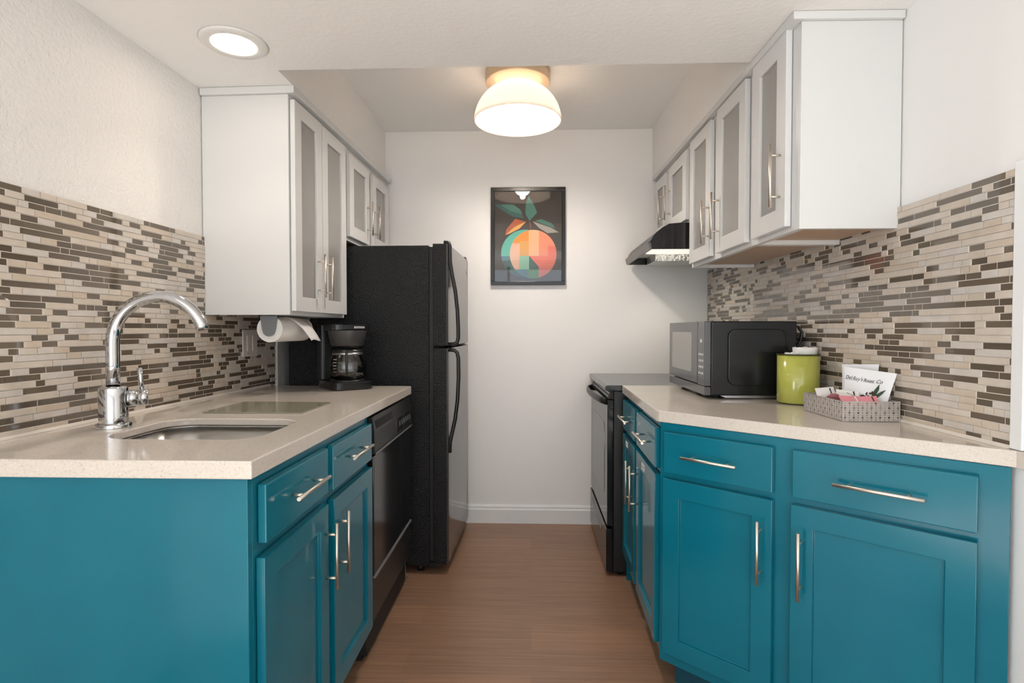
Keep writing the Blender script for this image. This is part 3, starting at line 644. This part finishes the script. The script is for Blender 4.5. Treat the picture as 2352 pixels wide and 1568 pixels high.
# coffee pouches
def quad_pouch(name, label, TL, TR, BR, BL, T):
    TL, TR, BR, BL = map(Vector, (TL, TR, BR, BL)); base = (BL+BR)/2
    o = thing(name, label, 'pouch', tuple(base))
    ex = ((TR-TL)+(BR-BL)).normalized(); ez = ((TL-BL)+(TR-BR)); ez = (ez-ex*ez.dot(ex)).normalized(); ny = ez.cross(ex).normalized()
    if ny.y > 0: ny = -ny                                   # towards the room
    def Q(u, v, off=0.0):
        p = (BL*(1-u)+BR*u)*(1-v)+(TL*(1-u)+TR*u)*v; return p+ny*off
    def puff(u, v): return T*max(0, math.sin(math.pi*u))**.6*(max(0, math.sin(math.pi*min(1, v*1.13)))**.7 if v < .885 else 0)
    mb = MB(); n, m_ = 16, 16
    for sg in (-1, 1):
        g = [Q(i/n, j/m_, sg*(puff(i/n, j/m_)+.0004)+.0010*math.sin(11*i/n+6*j/m_)) for j in range(m_+1) for i in range(n+1)]
        fs = [(j*(n+1)+i, j*(n+1)+i+1, (j+1)*(n+1)+i+1, (j+1)*(n+1)+i) for j in range(m_) for i in range(n)]
        mb.add(g, fs if sg > 0 else [q[::-1] for q in fs], 0, True)
    mb.build('pouch_bag', 'pouch', o, world=True, normals=False)
    return o, Q, puff, ex, ez, ny
def text_mesh(txt, size, shear=.25):
    cu = bpy.data.curves.new('print', 'FONT'); cu.body = txt; cu.size = size; cu.shear = shear; cu.extrude = .0001
    tmp = bpy.data.objects.new('tmp_text', cu); COL.objects.link(tmp); dg = bpy.context.evaluated_depsgraph_get(); dg.update()
    me = bpy.data.meshes.new_from_object(tmp.evaluated_get(dg)); bpy.data.objects.remove(tmp); return me
def flat(mb, pts, y, m=0): mb.add([(x, y, z) for x, z in pts], [tuple(range(len(pts)))], m)
quad_pouch('coffee_pouch', 'blank white coffee pouch standing behind the lettered pouch in the metal tray', (.981, 1.752, 1.066), (1.034, 1.655, 1.072), (1.030, 1.668, .920), (.984, 1.752, .920), .006)
o, Q, puff, ex, ez, ny = quad_pouch('coffee_pouch', 'white coffee pouch with script lettering, beans and leaves leaning right in the tray', (.968, 1.716, 1.061), (1.043, 1.588, 1.050), (1.018, 1.602, .932), (.956, 1.692, .926), .008)
def on_pouch(u, v): return Q(u, v, puff(u, v)+.0016)
for txt, u0, dv, size in (("Del", .03, .0, .0150), ("Rey's", .195, -.012, .0150), ("Roast", .42, -.022, .0140), ("Co", .675, -.02, .0150)):
    me = text_mesh(txt, size, .35); me.materials.append(MATS['ink_grey']); hw = .147
    for v_ in me.vertices: # wrap the letters onto the bag
        p = on_pouch(u0+v_.co.x/hw, .73+dv+v_.co.y/.118) - Vector(o.location); v_.co = p
    ob = bpy.data.objects.new('lettering', me); COL.objects.link(ob); ob.parent = o
def print_mesh(name, polys, m):
    mb = MB()
    for k, pl in enumerate(polys):
        c_ = [sum(p[0] for p in pl)/len(pl), sum(p[1] for p in pl)/len(pl)]
        mb.add([on_pouch(u, v)+ny*.0001*k for u, v in pl], [tuple(range(len(pl)))])
    mb.build(name, m, o, world=True, normals=False)
rnd = random.Random(3); beans = []
for i in range(22):
    t = i/21; u = .33+.36*t+rnd.uniform(-.01, .01); v = .30+.07*t+rnd.uniform(-.02, .10)*(.4+t)*(1 if i % 2 else .2); a = rnd.uniform(0, 3)
    beans.append([(u+.034*math.cos(2*math.pi*k/9)*math.cos(a)-.021*math.sin(2*math.pi*k/9)*math.sin(a), v+.040*math.cos(2*math.pi*k/9)*math.sin(a)+.025*math.sin(2*math.pi*k/9)*math.cos(a)) for k in range(9)])
print_mesh('bean_print', beans, 'bean_ink')
print_mesh('leaf_print', [[(.66, .34), (.655, .44), (.69, .55), (.76, .70), (.775, .58), (.745, .44)], [(.70, .34), (.74, .44), (.83, .53), (.91, .58), (.86, .47), (.79, .38)]], 'leaf_ink')
# sweetener packets
def packet(label, loc, rot, m, strip):
    o = thing('sweetener_packet', label, 'packet', group='packets in the metal tray'); o.location = loc; o.rotation_euler = rot
    mb = MB(); n = 6
    for s in (-1, 1):
        g = [((i/n-.5)*.060, (j/4-.5)*.036, s*(.0004+.0032*math.sin(math.pi*i/n)*math.sin(math.pi*j/4))) for j in range(5) for i in range(n+1)]
        fs = [(j*(n+1)+i, j*(n+1)+i+1, (j+1)*(n+1)+i+1, (j+1)*(n+1)+i) for j in range(4) for i in range(n)]; mb.add(g, fs, 0, True)
    mb.build('sachet', m, o)
    MB().box(.014, .018, -.014, .014, .0020, .0027).build('printed_band', strip, o)
    return o
packet('pink sweetener packet lying along the left side of the metal tray', (.906, 1.655, .974), (R(10), R(22), R(82)), 'packet_pink', 'packet_brown')
packet('pink sweetener packet lying across the front of the metal tray', (.922, 1.598, .971), (R(42), R(2), R(4)), 'packet_pink', 'packet_white')
packet('pink sweetener packet with brown band at the front right of the packets', (.968, 1.598, .969), (R(46), R(-3), R(-5)), 'packet_pink', 'packet_brown')
packet('white sugar packet lying flat on top of the pink packets', (.930, 1.635, .982), (R(16), R(4), R(20)), 'packet_white', 'ink_grey')
packet('white sugar packet standing up at the back left of the tray', (.912, 1.715, .979), (R(66), R(-4), R(6)), 'packet_white', 'ink_grey')
packet('white sugar packet with grey print resting against the upright pouch', (.945, 1.655, .981), (R(40), R(5), R(-16)), 'packet_white', 'ink_grey')
packet('pink sweetener packet lowest of the pile beneath the white ones', (.930, 1.640, .950), (R(4), R(2), R(40)), 'packet_pink', 'packet_white')

# outlet at the right edge
o = thing('wall_outlet', 'white wall plate at the right edge past the mosaic', 'outlet', (XR-.0005, 1.150, 1.21), R(-90))
MB().box(-.038, .038, -.006, 0, -.058, .058).build('plate', 'white_plastic', o, .002)
MB().box(-.017, .017, -.0085, -.006, -.034, .034).build('rocker', 'white_plastic', o, .001)

# ------------------------------------------------------------------ picture
o = thing('framed_picture', 'black framed print of a geometric orange with leaves on the end wall', 'picture', (-.019, YB-.001, 1.733))
PX, PZ0, PZ1, YP = (-.242, .204), 1.443, 2.026, YB-.004
fw = .0225
mb = MB()
for a in ((PX[0], PX[1], PZ1-fw, PZ1), (PX[0], PX[1], PZ0, PZ0+fw), (PX[0], PX[0]+fw, PZ0+fw, PZ1-fw), (PX[1]-fw, PX[1], PZ0+fw, PZ1-fw)): mb.box(a[0], a[1], YB-.026, YB-.001, a[2], a[3])
mb.build('frame', 'frame_black', o, .002, world=True)
AK = ['bg', 'teal', 'tealD', 'aqua', 'orange', 'amber', 'peach', 'blush', 'coral', 'salmon', 'rust', 'grey', 'mint', 'green', 'blue']
AM = ['art_'+k for k in AK]; mb = MB()
def A(u, v): # zoomed pixel of the print -> position on the wall
    return (PX[0]+(u-110)/(1180-110)*(PX[1]-PX[0]), PZ1-(v-62)/(1465-62)*(PZ1-PZ0))
lay = [YB-.0105]
mb.box(PX[0]+fw-.002, PX[1]-fw+.002, YB-.010, YB-.002, PZ0+fw-.002, PZ1-fw+.002, 0)
def poly(c_, pts): 
    lay[0] -= .00004; flat(mb, [A(*p) for p in pts], lay[0], AK.index(c_))
def clip(pts, inside, cut):
    out = []
    for i in range(len(pts)):
        a, b_ = pts[i], pts[(i+1) % len(pts)]; ia, ib = inside(a), inside(b_)
        if ia: out.append(a)
        if ia != ib: out.append(cut(a, b_))
    return out
def cliprect(pts, x0, x1, y0, y1):
    for ax_, lim, sg in ((0, x0, 1), (0, x1, -1), (1, y0, 1), (1, y1, -1)):
        def ins(p, ax_=ax_, lim=lim, sg=sg): return (p[ax_]-lim)*sg >= 0
        def cut(a, b_, ax_=ax_, lim=lim): t = (lim-a[ax_])/(b_[ax_]-a[ax_]); return (a[0]+(b_[0]-a[0])*t, a[1]+(b_[1]-a[1])*t)
        pts = clip(pts, ins, cut)
        if not pts: return pts
    return pts
poly('tealD', [(150, 300), (430, 302), (530, 375), (583, 505), (430, 480), (330, 420)]); poly('teal', [(245, 302), (430, 302), (530, 375), (560, 440), (400, 400)])
poly('teal', [(650, 180), (610, 300), (608, 440), (665, 540), (775, 420), (720, 290)])
poly('rust', [(315, 735), (330, 660), (460, 505), (600, 545), (450, 640)]); poly('amber', [(315, 742), (450, 625), (620, 545), (520, 650), (390, 715)])
poly('grey', [(710, 545), (800, 640), (925, 718), (1090, 706), (980, 640)]); poly('teal', [(745, 540), (830, 512), (985, 575), (1040, 650), (900, 600)])
poly('rust', [(655, 545), (672, 590), (676, 668), (684, 668), (682, 585), (664, 545)])
ell = lambda cx, cy, rx, ry, n=60: [(cx+rx*math.cos(2*math.pi*k/n), cy+ry*math.sin(2*math.pi*k/n)) for k in range(n)]
back = ell(600, 1010, 345, 345); front = ell(718, 1018, 336, 350)
poly('aqua', cliprect(back, 200, 660, 600, 1045)); poly('blue', cliprect(back, 200, 660, 1045, 1110)); poly('tealD', cliprect(back, 200, 660, 1110, 1400))
poly('orange', cliprect(front, 380, 655, 660, 860)); 
poly('peach', cliprect(front, 655, 800, 660, 1045)); poly('salmon', cliprect(front, 800, 930, 660, 1045)); poly('coral', cliprect(front, 930, 1060, 660, 1400))
poly('blush', cliprect(front, 380, 525, 860, 1045)); poly('amber', cliprect(front, 525, 655, 830, 1045))
poly('blush', cliprect(front, 380, 520, 1045, 1240)); poly('mint', cliprect(front, 520, 660, 1045, 1240)); poly('tealD', cliprect(front, 660, 800, 1045, 1240))
poly('coral', cliprect(front, 800, 930, 1045, 1400)); poly('coral', [(665, 1045), (930, 1045), (930, 1300), (800, 1200)])
poly('blue', cliprect(front, 380, 645, 1240, 1400)); poly('green', cliprect(front, 645, 800, 1240, 1400))
poly('salmon', cliprect(front, 930, 1060, 700, 900)); poly('peach', [(660, 1040), (800, 870), (800, 1040)])
mb.build('print', AM, o, world=True, normals=False)
MB().box(PX[0]+fw, PX[1]-fw, YB-.0165, YB-.0150, PZ0+fw, PZ1-fw).build('glass_pane', 'picture_glass', o, world=True)

# ------------------------------------------------------------------ lamps
LC = (-.063, 2.55)
o = thing('ceiling_lamp', 'white glass dome ceiling lamp with tan canopy in the galley', 'ceiling lamp', (LC[0], LC[1], ZC))
MB().lathe([(.001, -.001), (.150, -.001), (.150, -.052), (.146, -.056), (.001, -.056)], (LC[0], LC[1], ZC), 56).build('canopy', 'lamp_canopy', o, world=True)
pr = []
for i in range(15): t = R(4+86*i/14); pr.append((.202*math.sin(t), .178*math.cos(t)))
inn = [(r-.004 if r > .02 else r, z-.004 if i < 14 else z) for i, (r, z) in enumerate(pr)]
MB().lathe(pr+inn[::-1], (LC[0], LC[1], 2.142), 64, 0, True).build('glass_shade', 'opal', o, world=True)
MB().cyl((LC[0], LC[1], 2.272), .022, .036, 24).build('socket', 'white_plastic', o, world=True)
MB().sphere((LC[0], LC[1], 2.214), .060, 28).build('bulb', 'bulb_glow', o, world=True)
RC = (-.938, 1.706)
o = thing('recessed_light', 'round recessed downlight in the lower ceiling above the sink', 'recessed light', (RC[0], RC[1], ZS))
MB().lathe([(.063, -.004), (.070, -.008), (.095, -.006), (.102, -.0005), (.063, -.0005)], (RC[0], RC[1], ZS), 48, 0, True).build('trim_ring', 'white_plastic', o, world=True)
MB().lathe([(.0001, -.0045), (.062, -.0045), (.062, -.001), (.0001, -.001)], (RC[0], RC[1], ZS), 48).build('lens', 'led_glow', o, world=True)
light('dome_lamp_beam', 'SPOT', (LC[0], LC[1], 2.150), (0, 0, 0), 17, (1.0, .925, .87), spot_size=R(172), spot_blend=.9, shadow_soft_size=.02)
light('downlight_beam', 'SPOT', (RC[0], RC[1], ZS-.012), (0, 0, 0), 4.8, (1.0, .89, .78), spot_size=R(108), spot_blend=.8, shadow_soft_size=.05)
light('hood_beam', 'SPOT', (.72, 2.92, 1.535), (0, R(-4), 0), 1.9, (1.0, .96, .80), spot_size=R(150), spot_blend=.7, shadow_soft_size=.04)
